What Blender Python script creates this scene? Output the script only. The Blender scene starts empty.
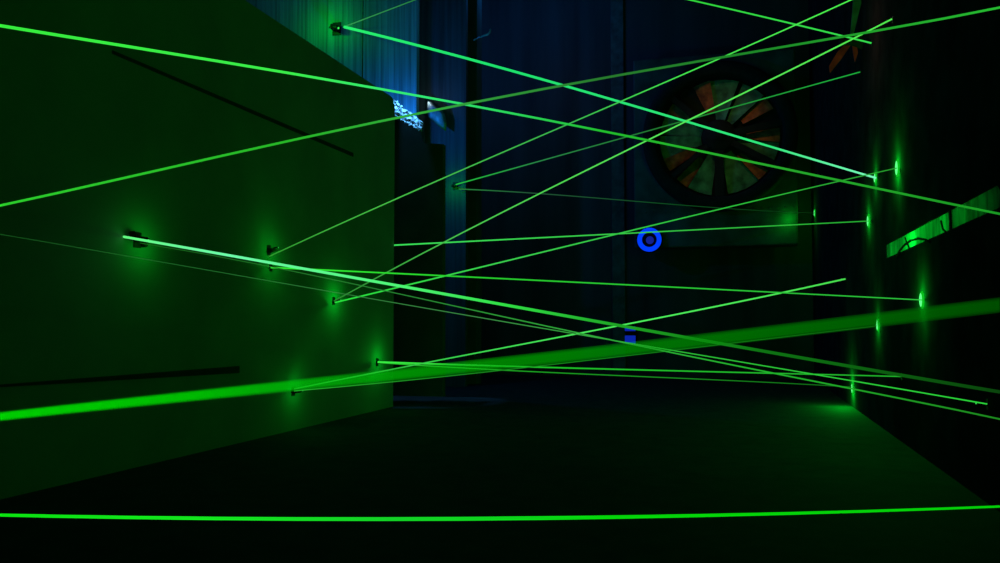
import bpy, bmesh, math, random
from mathutils import Vector, Matrix
random.seed(7)
PI = math.pi
scene = bpy.context.scene
C = scene.collection

# ------------------------------------------------------------------ camera
F = 900.0
CX, CY = 500.0, 281.5
TH = math.atan(43.5 / F)
PSI = math.atan(238.0 / F * math.cos(TH))
CAM = Vector((0, 0, 1.0))
FH = Vector((-math.sin(PSI), math.cos(PSI), 0))
RT = Vector((math.cos(PSI), math.sin(PSI), 0))
FW = FH * math.cos(TH) + Vector((0, 0, 1)) * math.sin(TH)
UP = RT.cross(FW)
cd = bpy.data.cameras.new('camera'); cam = bpy.data.objects.new('camera', cd); C.objects.link(cam)
cam.matrix_world = Matrix.Translation(CAM) @ Matrix((RT, UP, -FW)).transposed().to_4x4()
cd.sensor_width = 36.0; cd.lens = F / 1000.0 * 36.0
cd.clip_start = 0.05; cd.clip_end = 100
scene.camera = cam
scene.view_settings.view_transform = 'Standard'
scene.view_settings.look = 'None'
scene.view_settings.exposure = 0
scene.view_settings.gamma = 1
scene.view_settings.use_curve_mapping = False

def ray(x, y):
    return (FW + RT * ((x - CX) / F) - UP * ((y - CY) / F))
def onY(x, y, Y):
    d = ray(x, y); return CAM + d * (Y / d.y)
def onX(x, y, X):
    d = ray(x, y); return CAM + d * (X / d.x)
def onZ(x, y, Z=0.0):
    d = ray(x, y); return CAM + d * ((Z - CAM.z) / d.z)
def atD(x, y, D):
    return CAM + ray(x, y) * D
def depth(p):
    return (p - CAM).dot(FW)

XL = (onZ(0, 499).x + onZ(395, 406.5).x) / 2      # inner face of the left partition
XR = onZ(850, 405).x                              # inner face of the right wall
YEND = onX(394, 250, XL).y                        # far end of the left partition
HTOP = onX(392, 97, XL).z                         # top of the left partition
YB = 17.5                                         # back wall
HR = 8.0                                          # roof
print('XL', XL, 'XR', XR, 'YEND', YEND, 'HTOP', HTOP)
def L(x, y, off=0): return onX(x, y, XL + off)
def R(x, y, off=0): return onX(x, y, XR - off)

# ------------------------------------------------------------------ materials
def s2l(c):
    c = c / 255.0
    return c / 12.92 if c <= 0.04045 else ((c + 0.055) / 1.055) ** 2.4
def rgb(r, g, b): return (s2l(r), s2l(g), s2l(b), 1)

def nmat(name):
    m = bpy.data.materials.new(name); m.use_nodes = True
    m.node_tree.nodes.clear()
    o = m.node_tree.nodes.new('ShaderNodeOutputMaterial')
    return m, m.node_tree.nodes, m.node_tree.links, o

def surf(name, col, rough=0.6, metal=0.0, noise=0.15, scale=8, bump=0.0, stretch=(1, 1, 1), spec=0.3):
    m, N, K, o = nmat(name)
    p = N.new('ShaderNodeBsdfPrincipled')
    p.inputs['Roughness'].default_value = rough; p.inputs['Metallic'].default_value = metal
    p.inputs['Specular IOR Level'].default_value = spec
    tc = N.new('ShaderNodeTexCoord'); mp = N.new('ShaderNodeMapping')
    mp.inputs['Scale'].default_value = stretch
    nz = N.new('ShaderNodeTexNoise'); nz.inputs['Scale'].default_value = scale; nz.inputs['Detail'].default_value = 6
    K.new(tc.outputs['Object'], mp.inputs['Vector']); K.new(mp.outputs['Vector'], nz.inputs['Vector'])
    cr = N.new('ShaderNodeValToRGB')
    a = tuple(min(1, c * (1 - noise * 2)) for c in col[:3]) + (1,)
    b = tuple(min(1, c * (1 + noise * 2)) for c in col[:3]) + (1,)
    cr.color_ramp.elements[0].position = 0.3; cr.color_ramp.elements[1].position = 0.7
    cr.color_ramp.elements[0].color = a; cr.color_ramp.elements[1].color = b
    K.new(nz.outputs['Fac'], cr.inputs['Fac']); K.new(cr.outputs['Color'], p.inputs['Base Color'])
    if bump:
        bp = N.new('ShaderNodeBump'); bp.inputs['Strength'].default_value = bump; bp.inputs['Distance'].default_value = 0.01
        K.new(nz.outputs['Fac'], bp.inputs['Height']); K.new(bp.outputs['Normal'], p.inputs['Normal'])
    K.new(p.outputs['BSDF'], o.inputs['Surface'])
    return m

def emis(name, stops, strength=1.0, alpha=None, ns=3.0):
    """stops: [(t, (r,g,b) sRGB)] along the object's own x extent"""
    m, N, K, o = nmat(name)
    e = N.new('ShaderNodeEmission'); e.inputs['Strength'].default_value = strength
    if len(stops) == 1:
        e.inputs['Color'].default_value = rgb(*stops[0][1])
    else:
        tc = N.new('ShaderNodeTexCoord'); sp = N.new('ShaderNodeSeparateXYZ'); cr = N.new('ShaderNodeValToRGB')
        K.new(tc.outputs['Generated'], sp.inputs[0]); K.new(sp.outputs['X'], cr.inputs['Fac'])
        el = cr.color_ramp.elements
        el[0].position = stops[0][0]; el[0].color = rgb(*stops[0][1])
        el[1].position = stops[-1][0]; el[1].color = rgb(*stops[-1][1])
        for t, c in stops[1:-1]:
            q = el.new(t); q.color = rgb(*c)
        K.new(cr.outputs['Color'], e.inputs['Color'])
    if alpha is None:
        K.new(e.outputs[0], o.inputs['Surface'])
    else:
        t = N.new('ShaderNodeBsdfTransparent'); mx = N.new('ShaderNodeMixShader')
        mx.inputs[0].default_value = alpha; e.inputs['Strength'].default_value = 1.9
        K.new(t.outputs[0], mx.inputs[1]); K.new(e.outputs[0], mx.inputs[2]); K.new(mx.outputs[0], o.inputs['Surface'])
    m.cycles.emission_sampling = 'NONE'
    return m

M = {}
M['wall_left'] = surf('painted board', (0.30, 0.30, 0.30, 1), 0.85, noise=0.06, scale=1.5)
M['wall_dark'] = surf('black painted wall', (0.030, 0.030, 0.030, 1), 1.0, noise=0.2, scale=3, spec=0.0)
M['return'] = surf('dark partition board', (0.10, 0.11, 0.10, 1), 0.9, noise=0.1, scale=2, spec=0.05)
M['floor'] = surf('dark rubber floor', (0.031, 0.031, 0.031, 1), 0.9, noise=0.15, scale=5, bump=0.3, spec=0.1)
M['back'] = surf('dark back wall', (0.065, 0.065, 0.07, 1), 0.9, noise=0.2, scale=0.7, stretch=(3, 3, 0.3))
M['board'] = surf('grooved timber board', (0.36, 0.36, 0.36, 1), 0.7, noise=0.22, scale=4, stretch=(6, 6, 0.12), bump=0.3)
M['board2'] = surf('dark boarding', (0.075, 0.08, 0.09, 1), 0.8, noise=0.2, scale=3, stretch=(5, 5, 0.15))
M['black'] = surf('matt black', (0.012, 0.012, 0.012, 1), 0.9, noise=0.1, spec=0.05)
M['strip'] = surf('black strip', (0.03, 0.03, 0.03, 1), 0.9, noise=0.1)
M['module'] = surf('black anodised metal', (0.01, 0.01, 0.012, 1), 0.5, metal=0.2, noise=0.1)
M['foil'] = surf('crumpled silver foil', (0.62, 0.62, 0.62, 1), 0.5, metal=0.0, noise=0.45, scale=14, bump=0.8)
M['plastic'] = surf('pale plastic sheet', (0.35, 0.38, 0.36, 1), 0.4, noise=0.3, scale=9)
M['fan_dark'] = surf('dark cast metal', (0.012, 0.018, 0.018, 1), 0.8, noise=0.2)
M['fan_plate'] = surf('riveted steel plate', (0.09, 0.10, 0.10, 1), 0.7, noise=0.3, scale=2)
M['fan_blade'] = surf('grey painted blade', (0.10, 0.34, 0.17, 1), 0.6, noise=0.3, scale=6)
M['orange'] = surf('orange paint', (0.75, 0.14, 0.04, 1), 0.6, noise=0.3, scale=7)
M['red'] = surf('red paint', (0.5, 0.035, 0.025, 1), 0.6, noise=0.25)
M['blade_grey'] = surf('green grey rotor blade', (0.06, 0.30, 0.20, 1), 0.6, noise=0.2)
M['blue'] = emis('blue ring light', [(0, (0, 62, 255))])
M['blue_dim'] = emis('dim blue lens', [(0, (18, 32, 140))])
M['blue_led'] = emis('blue indicator', [(0, (10, 36, 165))])
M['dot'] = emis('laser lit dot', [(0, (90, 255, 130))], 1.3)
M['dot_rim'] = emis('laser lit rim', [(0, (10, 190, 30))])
M['lens'] = emis('laser lens', [(0, (60, 235, 90))])
M['lens_dim'] = emis('faint laser lens', [(0, (20, 120, 40))])

# ------------------------------------------------------------------ mesh helpers
def link(name, bm, mat, parent=None, smooth=False):
    me = bpy.data.meshes.new(name)
    bmesh.ops.recalc_face_normals(bm, faces=bm.faces)
    bm.to_mesh(me); bm.free()
    if smooth:
        for p in me.polygons: p.use_smooth = True
    me.materials.append(mat)
    o = bpy.data.objects.new(name, me); C.objects.link(o)
    if parent is not None: o.parent = parent
    return o
def tag(o, label=None, cat=None, group=None, kind=None):
    if label: o['label'] = label
    if cat: o['category'] = cat
    if group: o['group'] = group
    if kind: o['kind'] = kind
    return o
def empty(name, loc, rot=None):
    o = bpy.data.objects.new(name, None); C.objects.link(o)
    o.empty_display_size = 0.1
    if rot is not None: o.matrix_world = Matrix.Translation(loc) @ rot.to_4x4()
    else: o.location = loc
    return o
def hexa(bm, P):
    """8 corners: bottom 4 ccw then top 4"""
    v = [bm.verts.new(p) for p in P]
    for f in ((0, 1, 2, 3), (4, 5, 6, 7), (0, 1, 5, 4), (1, 2, 6, 5), (2, 3, 7, 6), (3, 0, 4, 7)):
        bm.faces.new([v[i] for i in f])
    return v
def box(bm, a, b, bev=0):
    x0, y0, z0 = a; x1, y1, z1 = b
    v = hexa(bm, [(x0, y0, z0), (x1, y0, z0), (x1, y1, z0), (x0, y1, z0), (x0, y0, z1), (x1, y0, z1), (x1, y1, z1), (x0, y1, z1)])
    if bev:
        ed = list({e for q in v for e in q.link_edges})
        bmesh.ops.bevel(bm, geom=ed, offset=bev, segments=2, profile=0.5, affect='EDGES')
def frame_for(d):
    d = d.normalized()
    u = d.cross(Vector((0, 0, 1)))
    if u.length < 1e-3: u = Vector((1, 0, 0))
    u.normalize(); return u, d.cross(u).normalized()
def tube(bm, pts, rads, n=10, cap=True):
    rings = []
    for i, p in enumerate(pts):
        a = pts[max(0, i - 1)]; b = pts[min(len(pts) - 1, i + 1)]
        u, w = frame_for(b - a)
        r = rads[i] if hasattr(rads, '__len__') else rads
        rings.append([bm.verts.new(p + (u * math.cos(2 * PI * k / n) + w * math.sin(2 * PI * k / n)) * r) for k in range(n)])
    for a, b in zip(rings, rings[1:]):
        for k in range(n):
            bm.faces.new((a[k], a[(k + 1) % n], b[(k + 1) % n], b[k]))
    if cap:
        bm.faces.new(rings[0]); bm.faces.new(rings[-1])
def lathe(bm, prof, n=32, axis='X', ctr=(0, 0, 0)):
    """prof: list of (axial, radius); closed ends when radius is 0"""
    c = Vector(ctr); rings = []
    def pt(a, r, t):
        if axis == 'X': return c + Vector((a, r * math.cos(t), r * math.sin(t)))
        if axis == 'Y': return c + Vector((r * math.cos(t), a, r * math.sin(t)))
        return c + Vector((r * math.cos(t), r * math.sin(t), a))
    for a, r in prof:
        if r < 1e-6: rings.append([bm.verts.new(pt(a, 0, 0))])
        else: rings.append([bm.verts.new(pt(a, r, 2 * PI * k / n)) for k in range(n)])
    for A, B in zip(rings, rings[1:]):
        for k in range(n):
            k2 = (k + 1) % n
            if len(A) == 1 and len(B) == 1: continue
            if len(A) == 1: bm.faces.new((A[0], B[k], B[k2]))
            elif len(B) == 1: bm.faces.new((A[k], A[k2], B[0]))
            else: bm.faces.new((A[k], A[k2], B[k2], B[k]))
def prism(bm, poly, off):
    """poly: list of Vector, off: Vector thickness"""
    a = [bm.verts.new(p) for p in poly]; b = [bm.verts.new(p + off) for p in poly]
    bm.faces.new(a); bm.faces.new(b[::-1])
    n = len(poly)
    for i in range(n): bm.faces.new((a[i], a[(i + 1) % n], b[(i + 1) % n], b[i]))
def light(name, loc, col, energy, rad=0.01, kind='POINT', rot=None, **kw):
    d = bpy.data.lights.new(name, kind); d.color = col; d.energy = energy
    if kind in ('POINT', 'SPOT'): d.shadow_soft_size = rad
    for k, v in kw.items(): setattr(d, k, v)
    o = bpy.data.objects.new(name, d); C.objects.link(o); o.location = loc
    if rot is not None: o.rotation_euler = rot
    return o
GREEN = (0.0, 1.0, 0.03)

# ------------------------------------------------------------------ the setting
bm = bmesh.new(); box(bm, (-9.5, -1.5, -0.2), (XR + 0.4, YB + 0.3, 0.0))
tag(link('floor', bm, M['floor']), kind='structure')
bm = bmesh.new(); box(bm, (-9.5, -1.5, HR), (XR + 0.4, YB + 0.3, HR + 0.2))
tag(link('ceiling', bm, M['black']), kind='structure')
bm = bmesh.new(); box(bm, (-9.5, YB, 0), (XR + 0.4, YB + 0.3, HR))
tag(link('wall_back', bm, M['back']), kind='structure')

# left partition, free-standing board wall with a clipped far top corner
bm = bmesh.new()
YS = -1.0
yc = onX(385, 92, XL).y
prof = [(YS, 0), (YEND, 0), (YEND, HTOP - 0.10), (YEND - 0.12, HTOP), (YS, HTOP)]
prism(bm, [Vector((XL, a, b)) for a, b in prof], Vector((-0.14, 0, 0)))
tag(link('wall_left', bm, M['wall_left']), kind='structure')
# return partition behind its far end, same height
YP = 12.0
px0, px1 = onY(360, 250, YP).x, onY(443, 250, YP).x
zp = onY(430, 144, YP).z
bm = bmesh.new()
prism(bm, [Vector((px0, YP, 0)), Vector((px1, YP, 0)), onY(443, 144, YP), onY(423, 143, YP), onY(420.5, 129, YP), onY(392, 105, YP), onY(360, 105, YP)], Vector((0, 0.12, 0)))
tag(link('wall_return', bm, M['return']), kind='structure')
# tall boarded panel rising above
YA = 13.2
bm = bmesh.new(); a0, a1, a2 = onY(150, 60, YA).x, onY(363, 60, YA).x, onY(417, 60, YA).x
box(bm, (a0, YA, 0), (a1 - 0.012, YA + 0.1, HR))
tag(link('wall_boarded', bm, M['board']), kind='structure')
bm = bmesh.new(); box(bm, (a1 + 0.012, YA - 0.02, 0), (a2, YA + 0.1, HR))
tag(link('wall_panel', bm, M['board']), kind='structure')
YC = 14.0
c0, c1 = onY(400, 60, YC).x, onY(466, 60, YC).x
bm = bmesh.new(); box(bm, (c0, YC, 0), (c1, YC + 0.1, HR))
tag(link('wall_recess', bm, M['board2']), kind='structure')
q0, q1 = onY(465, 60, YC + 0.6).x, onY(477, 60, YC + 0.6).x
bm = bmesh.new(); box(bm, (q0, YC + 0.6, 0), (q1, YC + 0.9, HR), 0.01)
tag(link('trim_1', bm, M['return']), kind='structure')
# pale upright post against the back wall
w0, w1 = onY(612, 200, YB).x, onY(625, 200, YB).x
bm = bmesh.new(); box(bm, (w0, YB - 0.06, 0), (w1, YB, HR), 0.015)
tag(link('trim_2', bm, surf('post paint', (0.085, 0.11, 0.10, 1), 0.7, noise=0.2)), kind='structure')

# right wall with a long slot window
yl = R(886, 250).y; yr = R(1001, 200).y
zt = R(886, 245).z; zb = R(886, 258.5).z
T = 0.08
bm = bmesh.new()
Y0, Y1 = -1.5, YB
def rr(y_, z_, r=0.05, n=5):  # ring of the opening; rounded near end
    pts = [(yl, zb), (yl, zt)]
    r = 0.09
    for k in range(n + 1):
        t = PI / 2 * k / n
        pts.append((yr + r - r * math.sin(t), zt - r + r * math.cos(t)))
    pts.append((yr, zb))
    return pts
ring = rr(0, 0)
outer_idx = [(Y1, 0), (Y1, HR), (Y0, HR), (Y0, 0)]
for xx in (XR, XR + T):
    O = [bm.verts.new((xx, a, b)) for a, b in outer_idx]
    I = [bm.verts.new((xx, a, b)) for a, b in ring]
    n = len(I)
    bm.faces.new([O[0], O[1], I[1], I[0]])
    bm.faces.new([O[1], O[2]] + [I[k] for k in range(n - 2, 0, -1)])
    bm.faces.new([O[2], O[3], I[n - 1], I[n - 2]])
    bm.faces.new([O[3], O[0], I[0], I[n - 1]])
    if xx == XR: OA, IA = O, I
    else: OB, IB = O, I
for k in range(4): bm.faces.new((OA[k], OA[(k + 1) % 4], OB[(k + 1) % 4], OB[k]))
for k in range(n): bm.faces.new((IA[k], IA[(k + 1) % n], IB[(k + 1) % n], IB[k]))
tag(link('wall_right', bm, M['wall_dark']), kind='structure')
# pane: translucent green-lit sheet set just inside the opening
m, N, K, o_ = nmat('crinkled translucent sheet')
tr = N.new('ShaderNodeBsdfTranslucent'); df = N.new('ShaderNodeBsdfDiffuse'); mx = N.new('ShaderNodeMixShader')
tc = N.new('ShaderNodeTexCoord'); mp = N.new('ShaderNodeMapping'); nz = N.new('ShaderNodeTexNoise'); cr = N.new('ShaderNodeValToRGB')
mp.inputs['Scale'].default_value = (1, 4.0, 1.2); nz.inputs['Scale'].default_value = 2.2; nz.inputs['Detail'].default_value = 5
nz.inputs['Distortion'].default_value = 0.8
cr.color_ramp.elements[0].position = 0.36; cr.color_ramp.elements[0].color = (0.5, 0.5, 0.5, 1)
cr.color_ramp.elements[1].position = 0.62; cr.color_ramp.elements[1].color = (0.9, 0.9, 0.9, 1)
K.new(tc.outputs['Object'], mp.inputs[0]); K.new(mp.outputs[0], nz.inputs['Vector']); K.new(nz.outputs['Fac'], cr.inputs['Fac'])
K.new(cr.outputs[0], tr.inputs['Color']); K.new(cr.outputs[0], df.inputs['Color'])
mx.inputs[0].default_value = 0.15
K.new(tr.outputs[0], mx.inputs[1]); K.new(df.outputs[0], mx.inputs[2]); K.new(mx.outputs[0], o_.inputs['Surface'])
bm = bmesh.new(); prism(bm, [Vector((XR + 0.006, a, b)) for a, b in ring], Vector((0.003, 0, 0)))
win = link('window_1', bm, m); tag(win, kind='structure')
ym = R(950, 220).y
bm = bmesh.new(); box(bm, (XR - 0.004, ym - 0.022, zb - 0.004), (XR + 0.02, ym + 0.022, zt + 0.004), 0.003)
link('mullion', bm, M['black'], win)
bm = bmesh.new()
arc = [(897, 256), (900, 250.5), (905, 244.5), (911, 240.5), (918, 238.5), (925, 239.5), (931, 242.5)]
tube(bm, [R(x, y, -0.002) for x, y in arc], 0.009, 8)
link('curved_cable', bm, M['black'], win, True)
bm = bmesh.new(); tube(bm, [R(941, 221, -0.002), R(943, 229, -0.002), R(947, 233.5, -0.002)], 0.007, 8)
link('tie_wire', bm, M['black'], win, True)
bm = bmesh.new(); tube(bm, [R(905, 237.5, -0.002), R(907, 243, -0.002), R(910, 250, -0.002)], 0.006, 8)
link('tie_wire', bm, M['black'], win, True)
# cavity behind the pane
bm = bmesh.new()
box(bm, (XR + 0.45, yr - 0.4, zb - 0.5), (XR + 0.47, yl + 0.4, zt + 0.5))
tag(link('wall_cavity', bm, M['wall_left']), kind='structure')
for xx, ee in ((892, 1.2), (911, 6.5), (926, 1.6), (943, 1.1), (962, 0.5), (978, 0.15)):
    gp = R(xx, 240); light('slot lamp', (XR + 0.24, gp.y, (zt + zb) / 2), GREEN, ee, 0.03)

# dark strips on the left wall
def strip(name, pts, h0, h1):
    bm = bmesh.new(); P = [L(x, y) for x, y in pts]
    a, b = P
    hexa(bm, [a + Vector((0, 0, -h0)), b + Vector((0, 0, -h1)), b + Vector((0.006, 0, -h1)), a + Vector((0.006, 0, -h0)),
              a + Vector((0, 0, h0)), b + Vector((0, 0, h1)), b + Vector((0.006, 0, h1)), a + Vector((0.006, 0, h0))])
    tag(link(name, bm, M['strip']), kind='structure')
strip('dark_strip_1', [(112, 52), (353, 155)], 0.012, 0.022)
strip('dark_strip_2', [(-10, 386.5), (239, 369.5)], 0.007, 0.030)

# ------------------------------------------------------------------ laser modules and dots
def rot_from(nrm):
    z = nrm.normalized(); x = Vector((0, 0, 1)).cross(z)
    if x.length < 1e-3: x = Vector((1, 0, 0))
    x.normalize(); y = z.cross(x)
    return Matrix((x, y, z)).transposed()
def module(pos, nrm, aim, label, s=1.0, lens='lens', group=None):
    """wall plate, forked bracket, barrel aimed along the beam"""
    root = empty('laser_module', pos, rot_from(nrm))
    inv = root.matrix_world.inverted().to_3x3()
    d = (inv @ (aim - Vector(pos))).normalized()
    k = s
    bm = bmesh.new(); box(bm, (-0.035 * k, -0.05 * k, 0), (0.035 * k, 0.05 * k, 0.008 * k), 0.002 * k)
    link('wall_plate', bm, M['module'], root)
    bm = bmesh.new(); a_, b_, c_ = 0.030 * k, 0.022 * k, 0.062 * k
    U = [(-a_, 0.008 * k), (a_, 0.008 * k), (a_, c_), (b_, c_), (b_, 0.014 * k), (-b_, 0.014 * k), (-b_, c_), (-a_, c_)]
    prism(bm, [Vector((p, -0.012 * k, q)) for p, q in U], Vector((0, 0.024 * k, 0)))
    link('bracket', bm, M['module'], root)
    c = Vector((0, 0, 0.05 * k))
    bm = bmesh.new(); tube(bm, [c - d * 0.035 * k, c - d * 0.03 * k, c + d * 0.035 * k, c + d * 0.04 * k, c + d * 0.055 * k],
                           [0.014 * k, 0.02 * k, 0.02 * k, 0.015 * k, 0.014 * k], 16)
    link('barrel', bm, M['module'], root, True)
    bm = bmesh.new(); tube(bm, [c + d * 0.055 * k, c + d * 0.059 * k], [0.009 * k, 0.006 * k], 12)
    link('lens', bm, M[lens], root, True)
    for sx in (-1, 1):
        bm = bmesh.new(); lathe(bm, [(0, 0), (0, 0.009 * k), (0.01 * k * sx, 0.009 * k), (0.01 * k * sx, 0)], 12, 'X', (sx * 0.03 * k, 0, 0.05 * k))
        link('knob', bm, M['module'], root)
    tag(root, label, 'laser module', group)
    bpy.context.view_layer.update()
    return root, root.matrix_world @ (c + d * 0.057 * k)

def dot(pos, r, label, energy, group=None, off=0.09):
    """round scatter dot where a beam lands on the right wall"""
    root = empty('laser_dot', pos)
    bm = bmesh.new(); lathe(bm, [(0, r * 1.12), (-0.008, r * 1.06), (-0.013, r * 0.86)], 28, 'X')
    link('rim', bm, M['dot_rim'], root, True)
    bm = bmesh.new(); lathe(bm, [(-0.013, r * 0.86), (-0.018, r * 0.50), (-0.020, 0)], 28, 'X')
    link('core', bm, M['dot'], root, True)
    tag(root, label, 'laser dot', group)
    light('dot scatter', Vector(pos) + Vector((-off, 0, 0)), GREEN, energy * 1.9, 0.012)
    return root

# ------------------------------------------------------------------ beams
nb = [0]
WK = 0.67
def beam(pts, D0, D1, w0, w1, stops, label, alpha=None, cat='laser beam', group=None, wm=None, sheath=None, n=10):
    """pts in image order; D0/D1: depth along the view axis at the ends (1/D linear between);
       w: apparent widths turned into real radii at that depth"""
    # arc length parameter in the picture, true depth from the end points
    x0, y0 = pts[0]; xn, yn = pts[-1]
    N_ = 14 if len(pts) > 2 else 2
    P = []; Rd = []
    def interp(t):
        if len(pts) == 2: return x0 + (xn - x0) * t, y0 + (yn - y0) * t
        # smooth (Catmull) through the knots, by x
        X = x0 + (xn - x0) * t
        ks = pts
        s = 0.0
        for i, (xi, yi) in enumerate(ks):     # Lagrange through few knots
            w = 1.0
            for j, (xj, yj) in enumerate(ks):
                if j != i: w *= (X - xj) / (xi - xj)
            s += w * yi
        return X, s
    for i in range(N_):
        t = i / (N_ - 1)
        X, Y = interp(t)
        D = 1.0 / ((1 - t) / D0 + t / D1)
        P.append(atD(X, Y, D))
        w = w0 + (w1 - w0) * t if wm is None else ((w0 * (1 - 2 * t) + wm * 2 * t) if t < .5 else (wm * (2 - 2 * t) + w1 * (2 * t - 1)))
        Rd.append(w * WK / 2 / F * D)
    # a beam that leaves the frame goes on until it meets a wall, the floor or the roof
    def reach(p, d):
        t = 99.0
        for c, dc, lo, hi in ((p.x, d.x, XL + 0.02, XR - 0.02), (p.y, d.y, -1.5, YB), (p.z, d.z, 0.0, HR)):
            if dc > 1e-6: t = min(t, (hi - c) / dc)
            elif dc < -1e-6: t = min(t, (lo - c) / dc)
        return p + d * max(0.0, t)
    if x0 < 0 or y0 < 0:
        P.insert(0, reach(P[0], (P[0] - P[1]).normalized())); Rd.insert(0, Rd[0])
    if xn > 1000 or yn < 0:
        P.append(reach(P[-1], (P[-1] - P[-2]).normalized())); Rd.append(Rd[-1])
    nb[0] += 1
    bm = bmesh.new(); tube(bm, P, Rd, n)
    # stops are given by picture fraction; turn them into fractions of the real x extent
    xa, xb = P[0].x, P[-1].x
    st = []
    for t, c in stops:
        D = 1.0 / ((1 - t) / D0 + t / D1); X, Y = interp(t)
        st.append(((atD(X, Y, D).x - xa) / (xb - xa), c))
    st = [(min(1, max(0, t)), c) for t, c in st]
    if xb < xa: st = [(1 - t, c) for t, c in st][::-1]
    if sheath is None:
        o = link('laser_ray', bm, emis('laser beam %d' % nb[0], st, 1.0, alpha), None, True)
        tag(o, label, cat, group)
        return o
    root = empty('laser_ray', P[0])
    def shell(nm, k, a):
        bm2 = bmesh.new(); tube(bm2, [p - P[0] for p in P], [r * k for r in Rd], n)
        return link(nm, bm2, emis('laser beam %d %s' % (nb[0], nm), st, 1.0, a), root, True)
    bm.free()
    shell('core', 0.80, alpha)
    shell('sheath', 1.15, alpha)
    shell('fringe', 1.46, alpha)
    tag(root, label, cat, group)
    return root

NL = Vector((1, 0, 0)); NR = Vector((-1, 0, 0)); NF = Vector((0, -1, 0))
def dL(x, y, off=0.06): return depth(L(x, y, off))
def dR(x, y, off=0.015): return depth(R(x, y, off))
LB = 'laser beam'

# --- right wall dots
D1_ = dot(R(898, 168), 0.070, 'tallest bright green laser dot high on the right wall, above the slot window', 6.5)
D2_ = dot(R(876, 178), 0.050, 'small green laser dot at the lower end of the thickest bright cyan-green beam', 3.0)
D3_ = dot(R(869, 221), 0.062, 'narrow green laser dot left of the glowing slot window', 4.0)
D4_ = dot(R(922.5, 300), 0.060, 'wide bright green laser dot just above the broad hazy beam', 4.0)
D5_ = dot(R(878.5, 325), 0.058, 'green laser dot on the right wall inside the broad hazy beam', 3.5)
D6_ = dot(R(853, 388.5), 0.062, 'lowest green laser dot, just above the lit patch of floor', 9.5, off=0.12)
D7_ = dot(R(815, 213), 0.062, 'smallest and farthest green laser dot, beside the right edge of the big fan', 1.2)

# --- modules on the left partition
def modL(x, y, aim, label, s=1.0, e=0.4, lens='lens', off=0.17, lo=(0, -2)):
    r, tip = module(L(x, y), NL, aim, label, s, lens)
    p = L(x + lo[0], y + lo[1]) + Vector((off, 0, 0)); light('module scatter', p, GREEN, e * 1.5, 0.02)
    return tip
m12 = modL(137, 240, atD(1000, 392, 3.0), 'black laser module nearest the camera on the left wall, source of the brightest beam', 1.1, 0.45, off=0.18, lo=(4, 6))
root12 = bpy.data.objects['laser_module']
inv12 = root12.matrix_world.inverted()
for kx, ky, kr in ((130.5, 235.5, 0.030), (142, 242.5, 0.034)):
    bm = bmesh.new(); cpt = inv12 @ (L(kx, ky) + Vector((0.012, 0, 0)))
    lathe(bm, [(0, 0), (0, kr), (0.018, kr), (0.026, kr * 0.7), (0.026, 0)], 20, 'Z', cpt)
    link('flange', bm, M['module'], root12, True)
mA = modL(268.5, 250, R(858, 0), 'small black laser module on the left wall, source of the long thin steep beam', 0.9, 0.35)
mB = modL(270.5, 267.5, R(922, 300), 'small laser module on the left wall whose beam runs almost level to the right', 0.7, 0.3)
mC = modL(333.5, 301, R(897, 168), 'laser module on the left wall from which two rising beams fan out', 0.8, 0.9)
mD = modL(377, 362, R(901, 376), 'laser module near the far end of the left wall with a bright lens, low down', 0.9, 0.9)
mE = modL(293, 391, R(878, 325), 'lowest laser module on the left wall, behind the broad hazy beam', 0.9, 0.5)

# module high on the boarded wall (black, jagged outline)
pm = onY(337, 29, YA)
r_, mT = module(pm, NF, R(876, 178), 'black laser module high on the blue-green boarded wall with two beams leaving its lens', 2.1)
light('module scatter', onY(330, 27, YA) + Vector((0, -0.42, 0)), GREEN, 5, 0.03)
# module on the recess wall
pr = onY(455, 186, YC)
r_, mR = module(pr, NF, R(860, 72), 'tiny laser module on the far recessed wall with two faint beams', 1.2, 'lens_dim')
light('module scatter', onY(455, 188, YC) + Vector((0, -0.25, 0)), GREEN, 2.4, 0.02)

# --- modules on the right wall
def modR(x, y, aim, label, s=0.6, lens='lens'):
    module(R(x, y), NR, aim, label, s, lens)
modR(846, 278.5, L(294, 389), 'black laser module on the right wall ending the rising beam below the blue ring')
modR(893, 19.5, L(333, 303), 'black laser module high on the right wall ending the steep bright beam')
modR(861, 72, onY(455, 185, YC), 'black laser module right of the big fan, at the end of a faint beam')
modR(872, 43, onY(690, 0, YC), 'black laser module beside the red-bladed rotor, at the end of the descending beam')
modR(988, 404.5, L(10, 238), 'black laser module low on the right wall closest to the camera')
modR(902, 376.5, L(378, 362), 'black laser module low on the right wall at the end of a nearly level beam')

# --- the beams
G1 = (60, 245, 85)
beam([(-25, 21.5), (250, 66.5), (500, 111), (750, 161.5), (1025, 219)], 4.2, 4.0, 4.8, 3.4,
     [(0, (55, 238, 60)), (0.3, (60, 240, 75)), (0.42, (50, 235, 120)), (0.6, (35, 190, 45)), (0.75, (40, 170, 45)), (1, (25, 150, 35))],
     'long green beam falling from the upper left edge to the slot window', wm=3.1)
beam([(-25, 211), (250, 149.5), (500, 97.2), (750, 52.5), (1025, 2.5)], 3.6, 4.2, 3.6, 3.4,
     [(0, (45, 205, 45)), (0.3, (40, 180, 40)), (0.45, (50, 160, 60)), (0.6, (40, 120, 45)), (0.75, (30, 135, 40)), (1, (40, 190, 50))],
     'long green beam rising from the left frame edge to the upper right corner')
beam([(344.5, 27), (500, 67.5), (750, 140.5), (876, 178)], depth(mT), dR(876, 178), 4.2, 2.9,
     [(0, (40, 240, 110)), (0.3, (30, 225, 110)), (0.8, (50, 235, 125)), (1, (120, 255, 190))],
     'thick bright cyan-green beam from the high black module down to the right wall')
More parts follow.
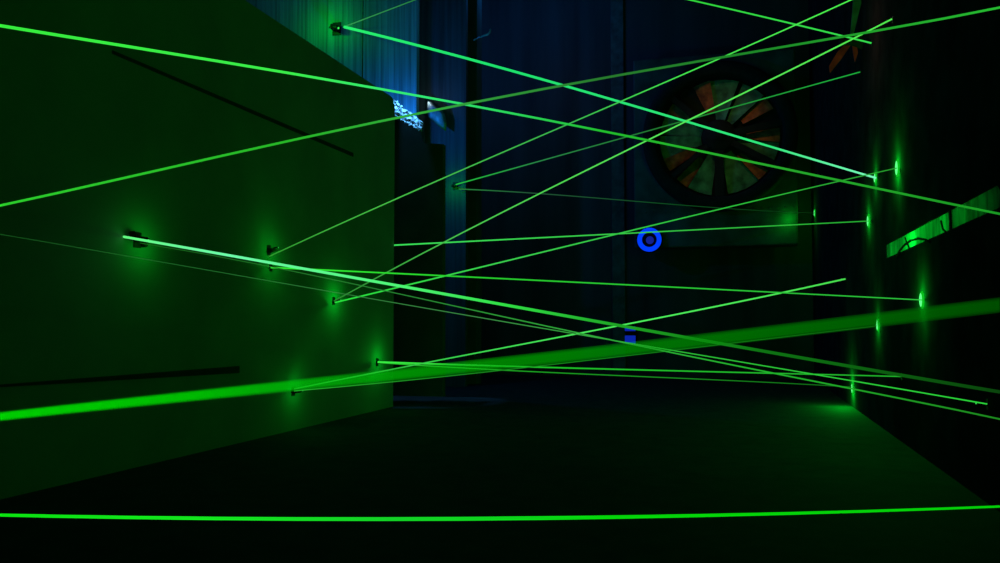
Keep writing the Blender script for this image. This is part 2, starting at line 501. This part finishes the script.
beam([(345, 26.5), (425, -4)], depth(mT), depth(mT) - 1.0, 1.7, 1.5, [(0, (50, 150, 80)), (1, (40, 130, 60))],
     'short faint beam rising out of the top of the frame from the high black module')
beam([(269, 256.5), (500, 153.5), (750, 45.2), (866, -7)], dL(269, 255), dR(866, -7), 1.9, 1.9,
     [(0, (45, 150, 45)), (0.2, (70, 190, 70)), (0.5, (60, 180, 80)), (0.7, (70, 230, 80)), (1, (80, 245, 80))],
     'thin green beam rising steeply from the left wall out through the top edge')
beam([(334, 301), (500, 213.5), (750, 90), (892, 19)], dL(334, 301), dR(892, 19), 1.8, 2.3,
     [(0, (40, 130, 45)), (0.25, (75, 200, 80)), (0.6, (90, 235, 90)), (1, (85, 235, 80))],
     'steep green beam crossing the big fan and ending high on the right wall')
beam([(456, 184.5), (610, 141.5), (750, 102.5), (860, 72)], depth(mR), dR(860, 72), 1.8, 1.7,
     [(0, (35, 190, 60)), (0.2, (40, 130, 70)), (0.5, (35, 120, 50)), (1, (30, 170, 60))],
     'faint green beam rising from the recessed wall across the top of the big fan')
beam([(459, 189), (500, 191), (650, 202.5), (815, 213)], depth(mR), dR(815, 213), 1.6, 1.0,
     [(0, (40, 130, 60)), (0.2, (35, 85, 55)), (0.6, (15, 75, 30)), (1, (8, 40, 12))],
     'faintest green beam, running nearly level below the big fan to the farthest dot')
beam([(335, 302.5), (500, 262.5), (750, 202), (897, 168)], dL(335, 302), dR(897, 168), 2.3, 1.6,
     [(0, (40, 225, 60)), (0.3, (60, 210, 80)), (0.7, (45, 190, 60)), (1, (40, 150, 45))],
     'green beam climbing gently from the left wall to the tallest dot on the right wall')
beam([(384, 245.7), (869, 221)], 11.2, dR(869, 221), 2.2, 1.6,
     [(0, (60, 225, 90)), (0.5, (55, 200, 70)), (1, (40, 170, 50))],
     'nearly level green beam appearing behind the left wall corner and passing above the blue ring')
beam([(271, 267.5), (500, 278.5), (922, 300)], dL(271, 267), dR(922, 300), 2.4, 1.7,
     [(0, (50, 240, 50)), (0.3, (40, 205, 45)), (1, (45, 190, 60))],
     'level green beam below the blue ring ending at the wide dot')
beam([(124, 236.8), (250, 258.7), (375, 281.5), (500, 303.8), (625, 326.5), (750, 347.5), (1030, 396)][0:1] + [(375, 281.5), (625, 326.5), (1030, 397)], dL(137, 240, 0.1), 2.4, 3.7, 5.2,
     [(0, (100, 255, 130)), (0.12, (110, 255, 170)), (0.3, (80, 250, 120)), (0.42, (50, 225, 70)), (0.55, (30, 160, 35)), (0.7, (15, 115, 20)), (1, (10, 60, 12))],
     'brightest thick beam from the near left module, fading as it runs right')
beam([(-25, 230), (250, 277.5), (500, 321), (750, 363.5), (987, 404)], dL(0, 236, 0.3), dR(987, 404), 0.8, 2.0,
     [(0, (25, 90, 30)), (0.25, (35, 110, 45)), (0.5, (60, 140, 70)), (0.7, (45, 190, 55)), (1, (45, 215, 60))],
     'hair-thin beam from the left frame edge to the low near module')
beam([(140, 243), (250, 262.5), (500, 316), (750, 368.5), (1025, 424.5)], dL(140, 243, 0.25), 4.2, 1.1, 2.6,
     [(0, (25, 100, 25)), (0.3, (40, 130, 50)), (0.5, (50, 170, 60)), (0.7, (35, 180, 45)), (1, (30, 130, 30))],
     'thin beam just below the brightest beam, leaving at the lower right frame edge')
beam([(378, 362), (500, 366), (750, 372.7), (901, 376.5)], dL(378, 362), dR(901, 376), 2.6, 1.7,
     [(0, (60, 240, 70)), (0.25, (30, 190, 40)), (1, (35, 180, 45))],
     'upper of two nearly level beams from the low far module on the left wall')
beam([(378, 362.5), (500, 370), (640, 376.5), (852, 387)], dL(378, 362), dR(852, 387), 1.8, 1.2,
     [(0, (40, 200, 45)), (0.3, (30, 160, 35)), (1, (20, 110, 25))],
     'lower of two nearly level beams from the low far module to the lowest dot')
beam([(294, 389), (500, 348.5), (625, 324.5), (845, 279)], dL(294, 389), dR(845, 279), 1.8, 2.4,
     [(0, (30, 150, 35)), (0.3, (60, 215, 80)), (0.6, (80, 245, 95)), (1, (75, 225, 80))],
     'green beam rising from the lowest left module across the broad hazy beam')
beam([(294, 391), (500, 370.5), (750, 341), (877, 326)], dL(294, 391), dR(877, 325), 1.4, 0.9,
     [(0, (40, 165, 45)), (0.4, (25, 130, 30)), (1, (25, 90, 25))],
     'thin beam along the lower edge of the broad hazy beam')
beam([(686, -1), (750, 13.7), (871, 43)], 11.5, dR(871, 43), 2.2, 2.4,
     [(0, (50, 215, 60)), (1, (55, 225, 80))],
     'green beam coming down from the top to the module beside the red-bladed rotor')
beam([(-25, 419.3), (250, 390), (500, 363.5), (750, 335), (1025, 302)], 2.2, 1.5, 9.0, 15.5,
     [(0, (0, 205, 0)), (0.2, (0, 185, 0)), (0.32, (0, 150, 5)), (0.5, (0, 125, 0)), (0.7, (0, 105, 0)), (1, (0, 72, 0))],
     'broad soft hazy green beam crossing the whole picture, by far the widest', alpha=0.12, sheath=True, n=24, wm=13.4)
beam([(-25, 514.5), (420, 519), (1025, 505.5)], 2.6, 2.6, 4.6, 3.2,
     [(0, (10, 225, 15)), (0.2, (20, 232, 30)), (0.4, (20, 210, 40)), (0.6, (5, 215, 10)), (1, (5, 205, 10))],
     'lowest green beam, running level across the whole floor close to the camera', wm=6.0, n=16)

# ------------------------------------------------------------------ the big fan
YF = 16.6
fc = onY(719, 137, YF)
fs = YF * 1.0 / F / math.cos(0.0) * 1.0
pxm = (onY(719, 138, YF) - onY(718, 138, YF)).x      # metres per pixel at the fan
fan = empty('industrial_fan', (fc.x, YF, fc.z))
tag(fan, 'big dark industrial fan with orange-edged blades on a riveted plate high on the back wall', 'fan')
hx0 = onY(633, 140, YF).x - fc.x; hx1 = onY(797, 140, YF).x - fc.x
hz0 = onY(718, 246, YF).z - fc.z; hz1 = onY(718, 52, YF).z - fc.z
bm = bmesh.new(); box(bm, (hx0, 0.10, hz0), (hx1, 0.45, hz1), 0.03)
zr = onY(718, 209, YF).z - fc.z
link('mounting_plate', bm, M['fan_plate'], fan)
for i in range(22):
    bm = bmesh.new(); x = hx0 + 0.08 + i * (hx1 - hx0 - 0.16) / 21
    lathe(bm, [(0.10, 0.018), (0.09, 0.015), (0.085, 0)], 10, 'Y', (x, 0, zr))
    link('rivet', bm, M['fan_plate'], fan)
Ro = 77 * pxm; Ri = 63 * pxm
bm = bmesh.new(); lathe(bm, [(0.10, Ro), (-0.16, Ro), (-0.20, Ro - 0.05), (-0.20, Ri + 0.04), (-0.16, Ri), (0.08, Ri - 0.02)], 72, 'Y')
link('shroud_ring', bm, M['fan_dark'], fan, True)
bm = bmesh.new(); lathe(bm, [(0.095, Ri + 0.01), (0.09, 0)], 48, 'Y')
link('back_disc', bm, M['fan_dark'], fan)
bm = bmesh.new(); lathe(bm, [(0.06, 17 * pxm), (-0.10, 17 * pxm), (-0.15, 13 * pxm), (-0.17, 6 * pxm), (-0.20, 5 * pxm), (-0.21, 0)], 36, 'Y')
link('hub', bm, M['fan_dark'], fan, True)
def sector(a0, a1, r0, r1, tw, n=6):
    """blade between angles (degrees, clockwise in the picture), twisted"""
    bm = bmesh.new(); top = []; bot = []
    for i in range(n + 1):
        row = []; r = r0 + (r1 - r0) * i / n
        for j in range(5):
            u = j / 4
            a = math.radians(a0 + (a1 - a0) * u)
            y = 0.03 - tw * (u - 0.5) * (1 - 0.3 * i / n)
            row.append((r * math.cos(a), y, -r * math.sin(a)))
        top.append([bm.verts.new(p) for p in row]); bot.append([bm.verts.new((p[0], p[1] + 0.02, p[2])) for p in row])
    for i in range(n):
        for j in range(4):
            bm.faces.new((top[i][j], top[i][j + 1], top[i + 1][j + 1], top[i + 1][j]))
            bm.faces.new((bot[i][j], bot[i][j + 1], bot[i + 1][j + 1], bot[i + 1][j]))
    for i in range(n):
        for j in (0, 4): bm.faces.new((top[i][j], bot[i][j], bot[i + 1][j], top[i + 1][j]))
    for j in range(4):
        for i in (0, n): bm.faces.new((top[i][j], bot[i][j], bot[i][j + 1], top[i][j + 1]))
    return bm
r0, r1 = 18 * pxm, 60 * pxm
# (start, end, orange start, orange end)
blades = [(50, 84, 36, 50), (96, 122, 122, 137), (158, 186, 145, 158), (188, 206, 206, 222), (258, 292, 240, 258),
          (296, 322, 322, 338), (0, 18, -14, 0) , (20, 34, None, None), (140, 146, None, None)]
blades = [(50, 82, 36, 50), (98, 122, 122, 136), (160, 184, 146, 160), (186, 208, 208, 222), (262, 290, 244, 262),
          (294, 318, 318, 334), (8, 26, -8, 8)]
for a0, a1, o0, o1 in blades:
    b = link('blade', sector(a0, a1, r0, r1, 0.10), M['fan_blade'], fan)
    # orange painted band on the outer length of the blade edge
    st_ = link('painted_edge', sector(o0 + 1, o1, r0 * (1.5 if o0 not in (208,) else 1.9), r1, 0.10), M['orange'], b)
# guard struts in front
for ang, w in ((90, 9), (140, 5), (30, 6), (350, 7), (222, 6)):
    bm = bmesh.new(); a = math.radians(ang); d = Vector((math.cos(a), 0, -math.sin(a))); u = Vector((d.z, 0, -d.x)) * (w * pxm / 2)
    p0 = d * (12 * pxm); p1 = d * (64 * pxm)
    prism(bm, [p0 - u + Vector((0, -0.06, 0)), p1 - u + Vector((0, -0.06, 0)), p1 + u + Vector((0, -0.06, 0)), p0 + u + Vector((0, -0.06, 0))], Vector((0, -0.06, 0)))
    link('strut', bm, M['fan_dark'], fan)
light('fan edge scatter', onY(790, 218, YF - 0.06), GREEN, 2.2, 0.03)

# red-bladed rotor on the right wall, seen edge-on
rc = R(862, 40)
rotor = empty('small_rotor', (XR, rc.y, rc.z))
tag(rotor, 'small rotor with two red blades and one pale blade high on the right wall', 'rotor')
bm = bmesh.new(); lathe(bm, [(0, 0.10), (-0.12, 0.05), (-0.22, 0.05), (-0.24, 0)], 24, 'X')
link('hub', bm, M['fan_dark'], rotor, True)
def blade(pts, mat, off, thick=0.03):
    bm = bmesh.new(); P = [onX(x, y, XR - off) - Vector((XR, rc.y, rc.z)) for x, y in pts]
    prism(bm, P, Vector((-thick, 0.02, 0)))
    link('blade', bm, mat, rotor)
o0_ = onY(850, 40, rc.y)
def blade2(pts, mat):
    bm = bmesh.new(); P = [onY(x, y, rc.y) - Vector((XR, rc.y, rc.z)) for x, y in pts]
    prism(bm, P, Vector((0.0, 0.03, 0)))
    link('blade', bm, mat, rotor)
blade2([(850, 38), (852.5, 39), (864, -8), (854, -8)], M['blade_grey'])
blade2([(850, 40), (838, 51), (829, 66), (830, 73), (842, 58), (852, 43)], M['red'])
blade2([(852, 41), (853, 51), (855, 62), (858, 53), (856.5, 42)], M['red'])
light('rotor fill', onY(825, 40, rc.y - 1.0), (1.0, 0.6, 0.45), 1.6, 0.05)  # added warm fill in mid-air so the red blades show

# ------------------------------------------------------------------ blue lit things on the back wall
YR_ = YF + 0.10
p = onY(650, 240.3, YR_); mp_ = (onY(651, 240, YR_) - onY(650, 240, YR_)).x
ring_o = empty('ring_light', (p.x, YR_, p.z))
tag(ring_o, 'round glowing blue ring light on the dark back wall below the big fan', 'ring light')
bm = bmesh.new(); lathe(bm, [(0, 13 * mp_), (-0.10, 13 * mp_), (-0.10, 12.2 * mp_), (-0.03, 12 * mp_), (-0.02, 0)], 48, 'Y'); link('housing', bm, M['black'], ring_o, True)
bm = bmesh.new()
nR = 48; r_mid = 9.7 * mp_; r_t = 2.35 * mp_
vs = [[bm.verts.new(((r_mid + r_t * math.cos(b)) * math.cos(a), -0.13 + 0.04 * math.sin(b), (r_mid + r_t * math.cos(b)) * math.sin(a)))
       for b in [2 * PI * j / 10 for j in range(10)]] for a in [2 * PI * i / nR for i in range(nR)]]
for i in range(nR):
    for j in range(10):
        bm.faces.new((vs[i][j], vs[(i + 1) % nR][j], vs[(i + 1) % nR][(j + 1) % 10], vs[i][(j + 1) % 10]))
link('light_ring', bm, M['blue'], ring_o, True)
bm = bmesh.new(); lathe(bm, [(-0.02, 4 * mp_), (-0.08, 3.6 * mp_), (-0.10, 0)], 28, 'Y'); link('centre_lens', bm, M['blue_dim'], ring_o, True)

YR_ = YB
p = onY(630.5, 335, YR_)
mp_ = (onY(631, 336, YR_) - onY(630, 336, YR_)).x
ind = empty('indicator_light', (p.x, YR_, p.z))
tag(ind, 'pair of small stacked blue indicator panels low on the back wall under the ring light', 'indicator light')
bm = bmesh.new(); box(bm, (-6.5 * mp_, -0.05, -11 * mp_), (6.5 * mp_, 0, 11 * mp_), 0.01); link('housing', bm, M['black'], ind)
for za, zb_ in ((4.0, 8.5), (-8.5, -0.5)):
    bm = bmesh.new(); box(bm, (-5.3 * mp_, -0.065, za * mp_), (5.3 * mp_, -0.045, zb_ * mp_), 0.008); link('lamp_panel', bm, M['blue_led'], ind)

# ------------------------------------------------------------------ crumpled foil and pale sheet by the boarded panel
YFO = YP - 0.15
out = [(392, 97), (392, 113), (421.5, 131), (421.5, 123), (412, 115)]
bm = bmesh.new(); nu, nv = 26, 9
grid = []
for i in range(nu + 1):
    u = i / nu; row = []
    xt, yt = 391 + 30.5 * u, 97 + 25 * u ** 0.95
    xb_, yb_ = 391 + 30.5 * u, 114 + 18.5 * u
    for j in range(nv + 1):
        v = j / nv
        q = onY(xt, yt + (yb_ - yt) * v + random.uniform(-.7, .7) * (1 if j in (0, nv) else 0.3), YFO - 0.22 * v)
        row.append(bm.verts.new(q + Vector((random.uniform(-.01, .01), random.uniform(-0.035, 0.035), random.uniform(-.01, .01)))))
    grid.append(row)
for i in range(nu):
    for j in range(nv):
        bm.faces.new((grid[i][j], grid[i + 1][j], grid[i + 1][j + 1], grid[i][j + 1]))
bmesh.ops.triangulate(bm, faces=bm.faces)
fo = link('foil_drape', bm, M['foil'])
sm = fo.modifiers.new('thick', 'SOLIDIFY'); sm.thickness = 0.012
tag(fo, 'crumpled blue-white foil drape slanting down past the far corner of the left wall', 'foil')

YT = YC - 0.25
P = [(427, 99.5), (432, 103), (439, 108.5), (444, 114), (446, 121), (446, 131), (437, 124), (429, 117.5), (427, 110)]
bm = bmesh.new()
cen = bm.verts.new(onY(435, 114, YT - 0.12))
rim = [bm.verts.new(onY(x, y, YT)) for x, y in P]
mid = [bm.verts.new(onY(435 + (x - 435) * .55, 114 + (y - 114) * .55, YT - 0.10 - 0.02 * (i % 2))) for i, (x, y) in enumerate(P)]
n = len(P)
for i in range(n):
    bm.faces.new((rim[i], rim[(i + 1) % n], mid[(i + 1) % n], mid[i])); bm.faces.new((mid[i], mid[(i + 1) % n], cen))
po = link('plastic_sheet', bm, M['plastic'], None, True)
sm = po.modifiers.new('thick', 'SOLIDIFY'); sm.thickness = 0.01
tag(po, 'small pointed plastic sheet with a bright white tip before the dark recess boards', 'plastic sheet')
light('tip fill', onY(427.3, 100, YT - 0.10), (0.6, 0.85, 1.0), 0.55, 0.01)  # added small source that makes the sheet's tip bright

# curved glint: a bent bracket on the back wall right of the dark pillar
bm = bmesh.new(); YH = 14.2
tube(bm, [onY(480, 37.5, YH), onY(484, 35.5, YH), onY(487.5, 34.5, YH), onY(490, 32, YH), onY(490.5, 29, YH)], [0.012, 0.018, 0.02, 0.018, 0.012], 8)
tube(bm, [onY(480, 37.5, YH), onY(474, 40, YC)], 0.012, 8)
tag(link('curved_hook', bm, M['plastic'], None, True), 'small pale curved hook sticking out right of the dark pillar near the top', 'hook')

# ------------------------------------------------------------------ lamps and added fill lights
light('blue uplight', onY(405, 127, YA - 0.6), (0.01, 0.22, 1.0), 42.0, 0.03)
fo_c = onY(407, 116, YFO); fo_l = onY(404, 50, YP - 0.02)
light('foil lamp', fo_l, (0.10, 0.44, 1.0), 300, 0.03, 'SPOT', (fo_c - fo_l).to_track_quat('-Z', 'Y').to_euler(), spot_size=math.radians(27), spot_blend=0.4)
light('recess fill', onY(440, 5, YC - 1.3), (0.02, 0.35, 1.0), 4.5, 0.1)  # added mid-air fill that brings up the recess boards
light('pillar lamp', onY(471, 86, YC + 1.8), (0.05, 0.30, 1.0), 9.0, 0.05)
light('blue roof lamp', (-4.0, 15.3, 7.2), (0.02, 0.25, 1.0), 40, 0.3)
light('blue boarded lamp', onY(270, -60, YA - 1.2), (0.05, 0.45, 1.0), 4, 0.2)
light('green haze fill', (-1.5, 4.5, 4.8), GREEN, 6.5, 0.3)  # added unseen fill standing in for green light scattered by haze
light('red wall fill', onY(560, 70, YB - 1.2), (1.0, 0.05, 0.05), 0.7, 0.2)  # added weak source for the faint red cast on the back wall
fl = Vector((fc.x - 0.5, 12.6, 7.7))
dd = (Vector((fc.x, YF, fc.z)) - fl)
light('fan spot', fl, (1.0, 0.68, 0.3), 60, 0.08, 'SPOT', dd.to_track_quat('-Z', 'Y').to_euler(), spot_size=math.radians(24), spot_blend=0.8)
w = bpy.data.worlds.new('world'); scene.world = w; w.use_nodes = True
w.node_tree.nodes['Background'].inputs[0].default_value = (0, 0, 0, 1)
